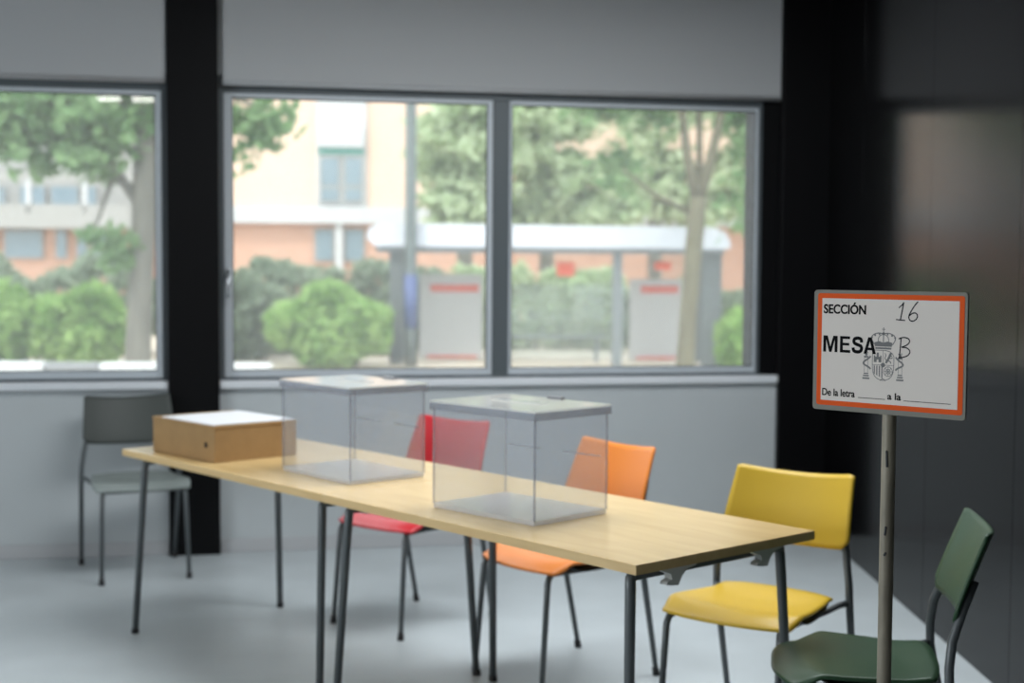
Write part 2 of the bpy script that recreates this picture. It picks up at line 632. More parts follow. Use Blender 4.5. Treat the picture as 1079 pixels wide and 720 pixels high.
def chair(name, label, loc, a, m, m_seat=None):
    t = thing(name, label, 'chair', (loc[0], loc[1], 0), a - math.pi / 2, 'plastic chairs around the tables')
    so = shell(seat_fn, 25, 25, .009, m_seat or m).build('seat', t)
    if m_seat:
        so['label'] = 'grey seat with reflected light painted in'
    bo = shell(back_fn, 29, 15, .009, m).build('backrest', t)
    # dark shell under the rear of the seat
    b = shell(lambda u, v: (lambda p: (p[0] * .96, p[1], p[2] - .011 - .020 * (1 - abs(2 * v - 1) ** 3)))(seat_fn(u, .02 + .66 * v)), 15, 12, .006, M_pan)
    b.build('seat_pan', t)
    for s in (-1, 1):
        b = MB()
        b.tube([(s * .198, .213, .01), (s * .189, .183, .385), (s * .186, .174, .404), (s * .178, .152, .414)],
               [.0095, .011, .011, .010], M_legc, n=14)
        leg = b.build('leg', t)
        b = MB()
        b.tube([(s * .198, .2135, 0), (s * .1978, .212, .03)], [.0135, .0118], M_foot)
        b.build('foot_cap', leg)
        b = MB()
        b.tube([(s * .224, -.286, .01), (s * .232, -.202, .43), (s * .230, -.200, .49), (s * .219, -.207, .555), (s * .198, -.234, .63),
                (s * .186, -.264, .70)], [.0095, .012, .012, .012, .011, .008], M_legc, n=14)
        leg = b.build('leg', t)
        b = MB()
        b.tube([(s * .224, -.287, 0), (s * .2245, -.2795, .03)], [.0135, .0118], M_foot)
        b.build('foot_cap', leg)
        b = MB()
        b.tube([(s * .231, -.203, .436), (s * .212, -.170, .431), (s * .192, -.11, .417), (s * .184, .0, .414), (s * .178, .152, .412)],
               [.010, .010, .009, .009, .009], M_legc if s < 0 else M_legc, n=10)
        b.build('side_rail', t)
    b = MB()
    b.tube([(-.178, .14, .411), (.178, .14, .411)], .009, M_legc, n=10)
    b.build('cross_rail', t)
    return t

def plastic(name, rgb, rough=0.42, spec=0.42):
    return mat(name, rgb, rough, spec=spec, bump=(600, 0.05))
chair('stacking_chair', 'grey plastic chair standing alone against the window wall by the black column', (-1.761, 6.665), -1.153, plastic('grey_plastic', (64, 69, 66), .5), plastic('grey_plastic_sheen', (134, 142, 139), .4))  # seat is a lighter copy of the grey, reflected light put into its colour
chair('stacking_chair', 'red plastic chair behind the table, seen through the clear boxes', (-.433, 5.776), -2.300, plastic('red_plastic', (196, 38, 48)))
chair('stacking_chair', 'orange plastic chair behind the table, between the red and yellow chairs', (.163, 5.052), -2.511, plastic('orange_plastic', (228, 134, 56)))
chair('stacking_chair', 'yellow plastic chair with curved backrest at the free end of the table', (.738, 4.314), -2.220, plastic('yellow_plastic', (212, 175, 50)))
chair('stacking_chair', 'dark green plastic chair turned sideways behind the sign pole', (.922, 3.70), 2.955, plastic('green_plastic', (38, 68, 43)))

# ------------------------------------------------------------------ clear ballot boxes
def ballot_box(label, x, y, ang, lx=.43, ly=.305, hz=.325):
    t = thing('ballot_box', label, 'ballot box', (x, y, TZ), ang, 'clear ballot boxes on the tables')
    hx, hy, th = lx / 2, ly / 2, .004
    b = MB()
    b.box(-hx, hx, -hy, hy, .0005, .014, M_frost, bev=.002)
    b.build('base_plate', t)
    for n, q in (('side_panel', (-hx, hx, -hy, -hy + th)), ('side_panel', (-hx, hx, hy - th, hy)),
                 ('end_panel', (-hx, -hx + th, -hy + th, hy - th)), ('end_panel', (hx - th, hx, -hy + th, hy - th))):
        b = MB()
        b.box(q[0], q[1], q[2], q[3], .0145, hz - .004, M_acryl)
        b.build(n, t)
    for sx in (-1, 1):
        for sy in (-1, 1):
            b = MB()
            b.box(sx * hx - .003, sx * hx + .003, sy * hy - .003, sy * hy + .003, .012, hz - .02, M_acedge, bev=.001)
            b.build('corner_strip', t)
    b = MB()
    o = .010
    b.box(-hx - o, hx + o, -hy - o, hy + o, hz - .003, hz + .003, M_lid, bev=.001)
    lid = b.build('lid', t)
    b = MB()
    for q in ((-hx - o, hx + o, -hy - o, -hy - o + .004), (-hx - o, hx + o, hy + o - .004, hy + o),
              (-hx - o, -hx - o + .004, -hy - o + .004, hy + o - .004), (hx + o - .004, hx + o, -hy - o + .004, hy + o - .004)):
        b.box(q[0], q[1], q[2], q[3], hz - .026, hz - .0035, M_acedge, bev=.0008)
    b.build('lid_rim', lid)
    b = MB()
    b.box(-.10, .10, -.022, .022, hz + .0035, hz + .007, M_lid, bev=.001)
    b.box(-.082, .082, -.004, .004, hz + .0072, hz + .008, M_acedge)
    b.build('slot_cover', lid)
    b = MB()
    b.box(-.032, .032, hy - .004, hy + .014, hz - .028, hz + .01, M_lock, bev=.003)
    b.build('latch', lid)
    for x0, x1 in ((-hx + .02, -.06), (.04, hx - .02)):
        b = MB()
        b.box(x0, x1, hy - th - .0015, hy - th - .0002, .168, .173, M_acedge)
        b.build('seal_line', t)
ballot_box('clear ballot box in the middle of the tables, nearer the cardboard box', -.558, 4.977, math.radians(-50))
ballot_box('clear ballot box nearer the sign, in front of the orange chair', .024, 4.250, math.radians(-45.5))

# ------------------------------------------------------------------ cardboard archive box with papers
t = thing('cardboard_box', 'flat brown cardboard archive box with a dark finger hole on the table', 'box', (-1.114, 5.491, TZ), math.radians(-47))
b = MB()
hx, hy, hz = .2275, .180, .136
b.box(-hx, hx, -hy, hy, .0005, hz - .012, M_card, bev=.002)
b.build('box_body', t)
b = MB()
b.box(-hx - .002, hx + .002, -hy - .0015, hy + .0015, hz - .0118, hz, M_card, bev=.002)
b.build('lid', t)
b = MB()
r = bmesh.ops.create_cone(b.bm, cap_ends=True, segments=24, radius1=.011, radius2=.011, depth=.002)
b._set(r['verts'], M_hole, Matrix.Translation((hx - .06, -hy - .0006, .062)) @ Matrix.Rotation(math.pi / 2, 4, 'X'))
b.build('finger_hole', t)
b = MB()
for k in range(4):
    b.box(-hx + .062 + .002 * k, hx - .006, -hy + .006, hy - .008 - .001 * k, hz + .0004 + k * .0012, hz + .0016 + k * .0012, M_paper,
          Matrix.Rotation(.004 * (k - 1.5), 4, 'Z'))
o = b.build('paper_stack', None)
o.location = (-1.114, 5.491, TZ)
o.rotation_euler = (0, 0, math.radians(-47))
tag(o, 'thin stack of white paper lying on the cardboard box', 'paper')

# ------------------------------------------------------------------ the sign on its pole
SC = Vector((.721, 2.725, 1.3095))
SA = math.radians(-41.4)
t = thing('sign_stand', 'white section sign with orange border on a worn grey pole', 'sign', (SC.x, SC.y, 0), SA)
zc = SC.z
def rrect(w, h, r, n=6):
    pts = []
    for cx, cz, a0 in ((w / 2 - r, h / 2 - r, 0), (-w / 2 + r, h / 2 - r, 90), (-w / 2 + r, -h / 2 + r, 180), (w / 2 - r, -h / 2 + r, 270)):
        for k in range(n + 1):
            a = math.radians(a0 + 90 * k / n)
            pts.append((cx + r * math.cos(a), cz + r * math.sin(a)))
    return pts
SWD, SHT = .317, .237
b = MB()
b.prism(rrect(SWD, SHT, .007), -.003, .003, M_lam, Matrix.Translation((0, 0, zc)))
b.build('board', t)
b = MB()
PW, PH = .303, .221
pz = zc + .0015
px0 = .0015
b.prism(rrect(PW, PH, .005), -.0036, -.0031, M_orange, Matrix.Translation((px0, 0, pz)))
b.build('orange_border', t)
IW, IH = .2835, .2015
b = MB()
b.prism(rrect(IW, IH, .001), -.0041, -.0037, M_sheet, Matrix.Translation((px0, 0, pz)))
sheet = b.build('paper_sheet', t)
def UV(u, v):
    return (px0 + (u - .5) * IW, pz + (.5 - v) * IH)
YI = -.0043
def text(s, u0, u1, vt, vb, m, name, bold=0.0):
    """letters fitted to a box on the sheet"""
    cu = bpy.data.curves.new(name, 'FONT')
    cu.body = s
    cu.size = 1.0
    cu.offset = bold
    tmp = bpy.data.objects.new(name, cu)
    COL.objects.link(tmp)
    dg = bpy.context.evaluated_depsgraph_get()
    dg.update()
    me = bpy.data.meshes.new_from_object(tmp.evaluated_get(dg))
    bpy.data.objects.remove(tmp)
    bpy.data.curves.remove(cu)
    n = len(me.vertices)
    co = np.zeros(n * 3)
    me.vertices.foreach_get('co', co)
    co = co.reshape(-1, 3)
    mn, mx = co.min(0), co.max(0)
    x0, z1 = UV(u0, vt)
    x1, z0 = UV(u1, vb)
    out = np.zeros_like(co)
    out[:, 0] = x0 + (co[:, 0] - mn[0]) / (mx[0] - mn[0]) * (x1 - x0)
    out[:, 1] = YI
    out[:, 2] = z0 + (co[:, 1] - mn[1]) / (mx[1] - mn[1]) * (z1 - z0)
    me.vertices.foreach_set('co', out.ravel())
    me.materials.clear()
    me.materials.append(m)
    me.update()
    # printed heavy: the same outline struck three times, a hair apart
    bmt = bmesh.new()
    em = (x1 - x0) / (mx[0] - mn[0])
    for k in (-1, 0, 1):
        n0 = len(bmt.verts)
        bmt.from_mesh(me)
        bmt.verts.ensure_lookup_table()
        for v in bmt.verts[n0:]:
            v.co.x += k * .013 * em
    bmt.to_mesh(me)
    bmt.free()
    o = bpy.data.objects.new(name, me)
    COL.objects.link(o)
    o.parent = sheet
    return o
text('SECCIÓN', .014, .335, .035, .150, M_ink, 'printed_word', .026)
text('De la letra', .012, .262, .883, .955, M_ink, 'printed_words', .017)
text('a la', .505, .603, .885, .952, M_ink, 'printed_words', .017)

def stroke(b, pts, r, m):
    """flat pen line through (u,v) points on the sheet, drawn as a ribbon"""
    P = [Vector(UV(*p)) for p in pts]
    # smooth
    for _ in range(2):
        Q = [P[0]]
        for p, q in zip(P[:-1], P[1:]):
            Q += [p * .75 + q * .25, p * .25 + q * .75]
        P = Q + [P[-1]]
    i = b.mi(m)
    L, R = [], []
    for k, p in enumerate(P):
        d = (P[min(k + 1, len(P) - 1)] - P[max(k - 1, 0)])
        d = d.normalized() if d.length > 0 else Vector((1, 0))
        n = Vector((-d.y, d.x)) * r
        L.append(b.bm.verts.new((p.x + n.x, YI, p.y + n.y)))
        R.append(b.bm.verts.new((p.x - n.x, YI, p.y - n.y)))
    for k in range(len(P) - 1):
        b.bm.faces.new((L[k], L[k + 1], R[k + 1], R[k])).material_index = i
def poly(b, pts, m, y=None):
    i = b.mi(m)
    vs = [b.bm.verts.new((UV(*p)[0], YI if y is None else y, UV(*p)[1])) for p in pts]
    b.bm.faces.new(vs).material_index = i
def ell(cu, cv, ru, rv, n=20):
    return [(cu + ru * math.cos(2 * math.pi * k / n), cv + rv * math.sin(2 * math.pi * k / n)) for k in range(n)]
b = MB()
stroke(b, [(.575, .075), (.600, .045), (.610, .022)], .0011, M_pen)
stroke(b, [(.610, .022), (.600, .10), (.588, .188)], .0012, M_pen)
stroke(b, [(.556, .186), (.590, .190), (.622, .192)], .0011, M_pen)
stroke(b, [(.712, .012), (.690, .045), (.663, .105), (.645, .155), (.655, .192), (.680, .200), (.705, .175), (.712, .140), (.695, .115), (.668, .125), (.650, .150)], .0012, M_pen)
b.build('handwritten_number', sheet)
b = MB()
stroke(b, [(.596, .362), (.592, .45), (.586, .545)], .0012, M_pen)
stroke(b, [(.578, .368), (.615, .350), (.652, .362), (.660, .392), (.640, .425), (.600, .446)], .0012, M_pen)
stroke(b, [(.600, .446), (.640, .448), (.664, .478), (.655, .515), (.625, .538), (.580, .548)], .0012, M_pen)
b.build('handwritten_letter', sheet)
def bold_word():
    b = MB()
    v0, v1 = .365, .525
    def L(u0, u1, pts):
        return [(u0 + (u1 - u0) * x, v0 + (v1 - v0) * z) for x, z in pts]
    poly(b, L(.014, .124, [(0, 0), (.30, 0), (.50, .66), (.70, 0), (1, 0), (1, 1), (.80, 1), (.80, .24), (.58, 1), (.42, 1), (.20, .24), (.20, 1), (0, 1)]), M_ink)
    poly(b, L(.143, .222, [(0, 0), (.96, 0), (.96, .17), (.28, .17), (.28, .40), (.90, .40), (.90, .56), (.28, .56), (.28, .83), (1, .83), (1, 1), (0, 1)]), M_ink)
    stroke(b, L(.234, .318, [(.86, .34), (.84, .16), (.66, .085), (.36, .085), (.16, .18), (.18, .38), (.42, .46), (.62, .50), (.86, .58), (.87, .80), (.66, .915), (.34, .915), (.14, .84), (.11, .66)]), .0033, M_ink)
    poly(b, L(.322, .415, [(0, 1), (.36, 0), (.50, 0), (.50, .24), (.38, .62), (.33, .78), (.27, 1)]), M_ink)
    poly(b, L(.322, .415, [(1, 1), (.73, 1), (.67, .78), (.62, .62), (.50, .24), (.50, 0), (.64, 0)]), M_ink)
    poly(b, L(.322, .415, [(.38, .62), (.62, .62), (.67, .78), (.33, .78)]), M_ink)
    b.build('printed_word', sheet)
bold_word()
for u0, u1, v in ((.288, .488, .952), (.622, .955, .952)):
    b = MB()
    poly(b, [(u0, v - .003), (u1, v - .003), (u1, v + .003), (u0, v + .003)], M_ink)
    b.build('fill_in_line', sheet)

# coat of arms in grey print: crown, quartered shield, pillars
b = MB()
y1 = -.00418
cx = .468
G = M_crest
def gp(pts): poly(b, pts, G, y1)
def gs(pts, r=.0006):
    k = len(b.bm.verts)
    stroke(b, pts, r, G)
    b.bm.verts.ensure_lookup_table()
    for v in b.bm.verts[k:]:
        v.co.y = y1
gs([(cx, .265), (cx, .325)], .0007)
gs([(cx - .012, .283), (cx + .012, .283)], .0006)
gp(ell(cx, .325, .010, .014))
for s in (-1, 1):
    gs([(cx, .325), (cx + s * .045, .318), (cx + s * .085, .345), (cx + s * .088, .385), (cx + s * .066, .43)], .0010)
    gs([(cx, .33), (cx + s * .028, .345), (cx + s * .040, .38), (cx + s * .036, .425)], .0008)
    gp(ell(cx + s * .062, .342, .007, .010))
    gp(ell(cx + s * .085, .362, .007, .010))
    gp(ell(cx + s * .03, .332, .006, .009))
gs([(cx, .33), (cx, .42)], .0010)
gp([(cx - .066, .410), (cx - .03, .398), (cx, .412), (cx + .03, .398), (cx + .066, .410), (cx + .062, .448), (cx - .062, .448)])
gp([(cx - .06, .456), (cx + .06, .456), (cx + .058, .474), (cx - .058, .474)])
# shield outline
gs([(cx - .078, .485), (cx - .080, .64), (cx - .072, .715), (cx - .045, .758), (cx, .775), (cx + .045, .758), (cx + .072, .715), (cx + .080, .64), (cx + .078, .485), (cx - .078, .485)], .0007)
gs([(cx - .079, .625), (cx + .079, .625)], .0005)
gs([(cx, .487), (cx, .62)], .0005)
# upper left castle, upper right lion
c0 = cx - .04
gp([(c0 - .028, .600), (c0 - .028, .535), (c0 - .018, .535), (c0 - .018, .548), (c0 - .008, .548), (c0 - .008, .508), (c0 + .008, .508), (c0 + .008, .548),
    (c0 + .018, .548), (c0 + .018, .535), (c0 + .028, .535), (c0 + .028, .600), (c0 + .007, .600), (c0 + .007, .575), (c0 - .007, .575), (c0 - .007, .600)])
c1 = cx + .04
gs([(c1 - .02, .605), (c1 - .006, .575), (c1 + .004, .548), (c1 + .012, .520), (c1 + .022, .505)], .0022)
gs([(c1 + .002, .555), (c1 + .022, .560), (c1 + .028, .545)], .0009)
gs([(c1 + .006, .545), (c1 + .026, .532)], .0009)
gs([(c1 - .004, .58), (c1 + .016, .590), (c1 + .016, .608)], .0010)
gs([(c1 - .012, .585), (c1 - .028, .56), (c1 - .018, .53), (c1 - .026, .512)], .0008)
# lower left bars, lower right chains
for k in range(4):
    u = cx - .068 + k * .019
    gp([(u, .632), (u + .009, .632), (u + .009, .72 + .012 * k), (u, .705 + .014 * k)])
for rr in (.016, .032):
    gs([(p[0], p[1]) for p in ell(cx + .038, .685, rr, rr * 1.45, 16)] + [(cx + .038 + rr, .685)], .0006)
for a in range(0, 180, 45):
    gs([(cx + .038 + .03 * math.cos(math.radians(a)), .685 + .044 * math.sin(math.radians(a))),
        (cx + .038 - .03 * math.cos(math.radians(a)), .685 - .044 * math.sin(math.radians(a)))], .0005)
gp(ell(cx, .625, .016, .022))
gs([(cx - .02, .775), (cx, .752), (cx + .02, .775)], .0008)
# pillars with ribbons
for s in (-1, 1):
    u = cx + s * .125
    gp([(u - .026, .752), (u + .026, .752), (u + .026, .768), (u - .026, .768)])
    gp([(u - .021, .728), (u + .021, .728), (u + .021, .742), (u - .021, .742)])
    gp([(u - .017, .708), (u + .017, .708), (u + .017, .72), (u - .017, .72)])
    gs([(u - .013, .705), (u - .013, .56)], .0004)
    gs([(u + .013, .705), (u + .013, .56)], .0004)
    gp([(u - .018, .545), (u + .018, .545), (u + .015, .562), (u - .015, .562)])
    gp(ell(u, .53, .010, .014))
    gs([(u - .014, .52), (u - .010, .505), (u, .515), (u + .010, .505), (u + .014, .52)], .0006)
    gs([(u - s * .034, .545), (u - s * .012, .575), (u + s * .018, .60), (u + s * .022, .625), (u - s * .02, .65), (u - s * .034, .67)], .0017)
b.build('coat_of_arms', sheet)

b = MB()
prof = [(0, .0135), (.3, .0138), (.8, .0135), (.83, .0142), (.86, .0138), (1.17, .0132), (1.205, .0145)]
b.tube([(.0, .012, z + .02) for z, r in prof], [r for z, r in prof], M_pole, n=20)
pole = b.build('pole', t)
b = MB()
b.box(-.02, .02, .003, .022, zc - SHT / 2 - .002, zc - SHT / 2 + .03, M_pole, bev=.003)
b.build('clamp', t)
for z, w_, a in ((.965, .009, .10), (1.105, .016, -.05), (.92, .004, .5)):
    b = MB()
    b.box(-.0022, .0022, -.0150, -.0100, -w_, w_, M_dark, Matrix.Translation((.003, .012, z)) @ Matrix.Rotation(a, 4, 'Y'), bev=.0015)
    b.build('scuff_mark', pole)
b = MB()
r = bmesh.ops.create_cone(b.bm, cap_ends=True, segments=40, radius1=.17, radius2=.155, depth=.022)
b._set(r['verts'], M_pole, Matrix.Translation((0, .012, .011)))
b.build('base_disc', t)

# ------------------------------------------------------------------ outside
GZ = -.30
def at(px, py, d):
    """point seen at photo pixel (px, py), d metres ahead of the camera"""
    X, Y = px - 539.5, py - 360.0
    X, Y = X * math.cos(ROLL) + Y * math.sin(ROLL), -X * math.sin(ROLL) + Y * math.cos(ROLL)
    c, s = math.cos(PITCH), math.sin(PITCH)
    u, v = X / F_PX, -Y / F_PX
    dy, dz = c + v * s, -s + v * c
    return Vector((u / dy * d, d, EYE + dz / dy * d))

M_pave = mat('pavement', (196, 182, 164), 0.9, noise=(1.2, .08, (1, 1, 1)))
M_road = mat('asphalt', (120, 122, 124), 0.9, noise=(6, .1, (1, 1, 1)))
M_kerb = mat('white_kerb', (214, 214, 212), 0.8)
M_kerbg = mat('grey_kerb', (140, 140, 140), 0.8)
M_peach = mat('peach_render', (226, 196, 175), 0.9, noise=(.6, .03, (1, 1, 1)))
M_brick = mat('brick_facing', (200, 158, 136), 0.9, noise=(5, .12, (1, 1, 3)))
M_white = mat('white_trim', (192, 193, 194), 0.7)
M_conc = mat('pale_concrete', (158, 156, 152), 0.85)
M_win = mat('far_glass', (120, 138, 148), 0.15, spec=.6)
M_teal = mat('awning_teal', (90, 150, 140), 0.7)
M_shroof = mat('shelter_roof_white', (206, 208, 216), 0.5)
M_shpost = mat('shelter_post_grey', (112, 118, 120), 0.5)
M_shdark = mat('shelter_end_post_grey', (92, 98, 98), 0.5)
M_shpan = mat('shelter_panel_grey', (178, 176, 174), 0.5)
M_red = mat('red_strip', (206, 96, 78), 0.6)
M_orred = mat('route_plate_red', (226, 92, 56), 0.6)
M_lampp = mat('lamp_post_grey', (88, 96, 94), 0.5, metal=.3)
M_blue = mat('blue_band', (70, 84, 128), 0.6)
M_bark = mat('bark', (100, 95, 74), 0.95, noise=(6, .2, (1, 1, .3)))
M_barkg = mat('grey_bark', (112, 108, 98), 0.95, noise=(6, .2, (1, 1, .3)))
L_bright = leaf_mat('bright_hedge_leaves', (124, 164, 84), (178, 206, 132))
L_grey = leaf_mat('grey_hedge_leaves', (130, 146, 122), (158, 170, 146))
L_dark = leaf_mat('dark_tree_leaves', (92, 126, 80), (144, 172, 122))
L_tree = leaf_mat('pale_tree_leaves', (166, 186, 142), (206, 216, 184))

b = MB()
b.box(-30, 30, 7.9, 80, GZ - .2, GZ, M_pave, Matrix.Rotation(0, 4, 'Z'))
struct(b.build('ground'))
b = MB()
b.box(-30, 30, 9.5, 20.5, GZ + .002, GZ + .012, M_road)
struct(b.build('road'))

def leaves(name, blobs, m, parent=None, size=.14, shell_=.55, seed=1, clump=0.0):
    """blobs: (centre, radii, count). Many small folded leaves in one mesh."""
    g = np.random.default_rng(seed)
    V, Fc = [], []
    for c, rad, n in blobs:
        d = g.normal(size=(n, 3))
        d /= np.linalg.norm(d, axis=1, keepdims=True)
        rr = (shell_ + (1 - shell_) * g.random(n)) ** .6
        clus = max(3, n // 45) if clump else 0
        bump = 1 + .18 * np.sin(5 * d[:, 0] + seed) * np.cos(4 * d[:, 2] + 2 * d[:, 1])
        P = np.array(c) + d * rr[:, None] * bump[:, None] * np.array(rad)
        if clump:
            dd = g.normal(size=(clus, 3))
            dd /= np.linalg.norm(dd, axis=1, keepdims=True)
            cc = np.array(c) + dd * (g.random(clus) ** .45)[:, None] * np.array(rad)
            P = cc[g.integers(0, clus, n)] + g.normal(size=(n, 3)) * np.array([clump, clump, clump * .7])
        a = g.normal(size=(n, 3))
        a /= np.linalg.norm(a, axis=1, keepdims=True)
        t_ = np.cross(a, g.normal(size=(n, 3)))
        t_ /= np.linalg.norm(t_, axis=1, keepdims=True) + 1e-9
        w = np.cross(a, t_)
        s = size * (.6 + .8 * g.random(n))[:, None]
        base = len(V) * 0 + sum(len(x) for x in V)
        q = np.stack([P - t_ * s, P + w * s * .5, P + t_ * s, P - w * s * .5], 1).reshape(-1, 3)
        V.append(q)
        Fc.append(np.arange(n * 4).reshape(n, 4) + base)
    V = np.concatenate(V)
    Fc = np.concatenate(Fc)
    me = bpy.data.meshes.new(name)
    me.vertices.add(len(V))
    me.vertices.foreach_set('co', V.ravel())
    me.loops.add(len(Fc) * 4)
    me.loops.foreach_set('vertex_index', Fc.ravel())
    me.polygons.add(len(Fc))
    me.polygons.foreach_set('loop_start', np.arange(len(Fc)) * 4)
    me.update(calc_edges=True)
    me.materials.append(m)
    o = bpy.data.objects.new(name, me)
    COL.objects.link(o)
    if parent:
        o.parent = parent
    return o

def bush(name, label, px0, px1, py0, py1, d, m, depth=1.2, n=4200, seed=1, core=None, cat='hedge', group=None):
    """a clipped shrub: leaves outside, dark twiggy core inside"""
    a, c = at(px0, py0, d), at(px1, py1, d)
    mid = (a + c) / 2
    z0 = GZ
    hw, hz = (c.x - a.x) / 2, (a.z - z0) / 2
    t = thing(name, label, cat, (mid.x, d, GZ), 0, group)
    k = max(1, int(round(hw / (hz * 1.1))))
    blobs = []
    for i in range(k):
        xx = (-hw + (2 * i + 1) * hw / k) if k > 1 else 0
        blobs.append(((xx, 0, hz), (hw / k * 1.15, depth / 2, hz * (1.1 + .05 * math.sin(i * 2.3 + seed))), n // k))
    leaves('foliage', blobs, m, t, size=.10, seed=seed)
    b = MB()
    for q in range(5):
        xx = -hw * .7 + q * hw * .35
        b.tube([(xx * .6, 0, 0), (xx, .1, hz), (xx * 1.1, -.05, hz * 1.5)], [.04, .03, .012], M_bark, n=6)
    b.build('stems', t)
    return t
bush('hedge_shrub', 'bright green clipped shrub outside the left window', -60, 134, 303, 388, 23.2, L_bright, 1.6, 6500, 3)
bush('hedge_shrub', 'tall grey-green hedge behind the shrub in the left window', -90, 168, 270, 388, 26.5, L_grey, 1.4, 7000, 4)
bush('hedge_shrub', 'bright green rounded shrub left of the bus shelter', 290, 408, 303, 388, 23.8, L_bright, 1.4, 5200, 5)
bush('hedge_shrub', 'darker grey-green shrub at the left edge of the two-pane window', 228, 300, 292, 388, 25.3, L_grey, .9, 3600, 6)
bush('hedge_shrub', 'long grey-green hedge running behind the bus shelter', 250, 470, 278, 388, 26.9, L_grey, 1.1, 6500, 7)
bush('hedge_shrub', 'pale green hedge seen through the bus shelter', 470, 660, 283, 388, 28.9, L_tree, 1.0, 6500, 8)
bush('hedge_shrub', 'hedge behind the right end of the bus shelter', 655, 850, 300, 388, 27.9, L_grey, .8, 5500, 9)
bush('hedge_shrub', 'small bright green shrub right of the bus shelter', 757, 792, 330, 388, 23.4, L_bright, .9, 2200, 10)

def tree(name, label, trunk, branches, blobs, bark, m, seed, size=.16):
    """trunk/branches: lists of (px,py,d,radius) ; blobs: (px,py,d,rx,ry,rz,count)"""
    base = at(*trunk[0][:3])
    t = thing(name, label, 'tree', (base.x, base.y, GZ), 0)
    T = Vector((base.x, base.y, GZ))
    b = MB()
    P = [at(*q[:3]) - T for q in trunk]
    b.tube([(P[0].x, P[0].y, 0)] + P, [trunk[0][3] * 1.15] + [q[3] for q in trunk], bark, n=12)
    b.build('trunk', t, smooth=True)
    for br in branches:
        b = MB()
        b.tube([at(*q[:3]) - T for q in br], [q[3] for q in br], bark, n=8)
        b.build('branch', t, smooth=True)
    if blobs:
        leaves('foliage', [(at(*q[:3]) - T, q[3:6], q[6]) for q in blobs], m, t, size=size, seed=seed, clump=.17)
    return t
tree('street_tree', 'grey-barked tree at the right side of the left window',
     [(145, 388, 21.6, .20), (148, 300, 21.6, .18), (152, 220, 21.6, .18), (153, 150, 21.6, .16), (155, 60, 21.6, .13)],
     [[(150, 222, 21.6, .09), (120, 175, 21.6, .06), (70, 140, 21.7, .04), (10, 110, 21.8, .03)],
      [(153, 140, 21.6, .07), (200, 90, 21.4, .05), (270, 110, 21.4, .03)],
      [(152, 200, 21.6, .06), (118, 190, 21.5, .05), (100, 240, 21.4, .02)]],
     [(20, 130, 21.8, 1.3, .9, .62, 1500), (85, 150, 21.5, 1.0, .8, .62, 1100), (140, 120, 21.9, .9, .8, .5, 700), (-60, 120, 22, 1.2, .8, .8, 1000),
      (285, 135, 21.4, .30, .25, .22, 70), (270, 118, 21.4, .5, .3, .14, 90), (258, 160, 21.4, .25, .3, .5, 90), (120, 245, 21.3, .35, .3, .4, 120),
      (60, 90, 21.8, 2.0, .9, .4, 900), (170, 80, 21.8, 1.6, .9, .3, 500)],
     M_barkg, L_dark, 11, .13)
tree('street_tree', 'slim forked tree in front of the bus shelter',
     [(722, 388, 22.6, .15), (726, 320, 22.6, .135), (732, 250, 22.6, .14), (736, 208, 22.6, .14)],
     [[(735, 212, 22.6, .10), (724, 165, 22.6, .075), (718, 110, 22.6, .06), (712, 40, 22.6, .04)],
      [(736, 212, 22.6, .10), (750, 165, 22.6, .08), (762, 108, 22.6, .06), (776, 40, 22.6, .04)],
      [(737, 200, 22.6, .06), (737, 140, 22.7, .05), (736, 60, 22.8, .03)],
      [(728, 225, 22.6, .045), (690, 205, 22.5, .035), (655, 178, 22.4, .02)]],
     [(660, 180, 22.5, .5, .4, .35, 160), (690, 115, 22.9, .5, .3, .35, 150), (785, 140, 22.9, .35, .3, .5, 200), (778, 215, 22.9, .35, .3, .4, 120),
      (640, 120, 22.5, .7, .5, .35, 220), (735, 50, 22.6, 1.8, 1, .4, 600)],
     M_bark, L_dark, 12, .12)
tree('street_tree', 'large pale leafy tree behind the shelter, left of the mullion',
     [(488, 388, 30.7, .2), (490, 240, 30.7, .17), (492, 140, 30.7, .12)], [],
     [(492, 150, 30.7, 1.3, 1.0, 1.1, 2600), (478, 215, 30.7, .9, .9, .6, 1300), (520, 110, 30.7, 1.2, 1, .8, 1500)], M_barkg, L_tree, 13)
tree('street_tree', 'pale leafy tree behind the left half of the shelter roof',
     [(575, 388, 33, .2), (576, 240, 33, .17), (578, 140, 33, .12)], [],
     [(572, 150, 33, 1.2, 1.0, 1.3, 2600), (600, 215, 33, 1.2, .9, .7, 1600), (550, 225, 33, .9, .8, .6, 1000), (640, 200, 33, .9, .9, .8, 1100), (600, 100, 33, 1.5, 1, .7, 1500)], M_barkg, L_tree, 14)
tree('street_tree', 'pale leafy tree behind the right half of the shelter roof',
     [(690, 388, 36, .2), (690, 240, 36, .17), (692, 140, 36, .12)], [],
     [(680, 170, 36, 1.1, .9, 1.1, 1700), (730, 210, 36, 1.3, .9, .8, 1500), (790, 190, 36, 1.1, .9, 1.2, 1800), (700, 105, 36, 1.4, 1, .7, 1300), (770, 110, 36, 1.0, 1, .7, 1200)], M_barkg, L_tree, 15)

# street lamp post in front of the shelter
p = at(432.5, 388, 24)
t = thing('lamp_post', 'dark grey lamp post left of the window mullion', 'lamp post', (p.x, 24, GZ))
b = MB()
b.tube([(0, 0, 0), (0, 0, .5), (0, 0, 6.0)], [.11, .105, .09], M_lampp, n=16)
b.build('post', t)
b = MB()
b.tube([(0, 0, .65), (0, 0, 1.55)], .112, M_blue, n=16)
b.build('blue_band', t)
b = MB()
b.tube([(0, 0, 5.98), (0, -.3, 6.25), (0, -1.0, 6.35)], .05, M_lampp)
b.box(-.12, .12, -1.5, -.95, 6.28, 6.4, M_lampp, bev=.02)
b.build('lamp_head', t)

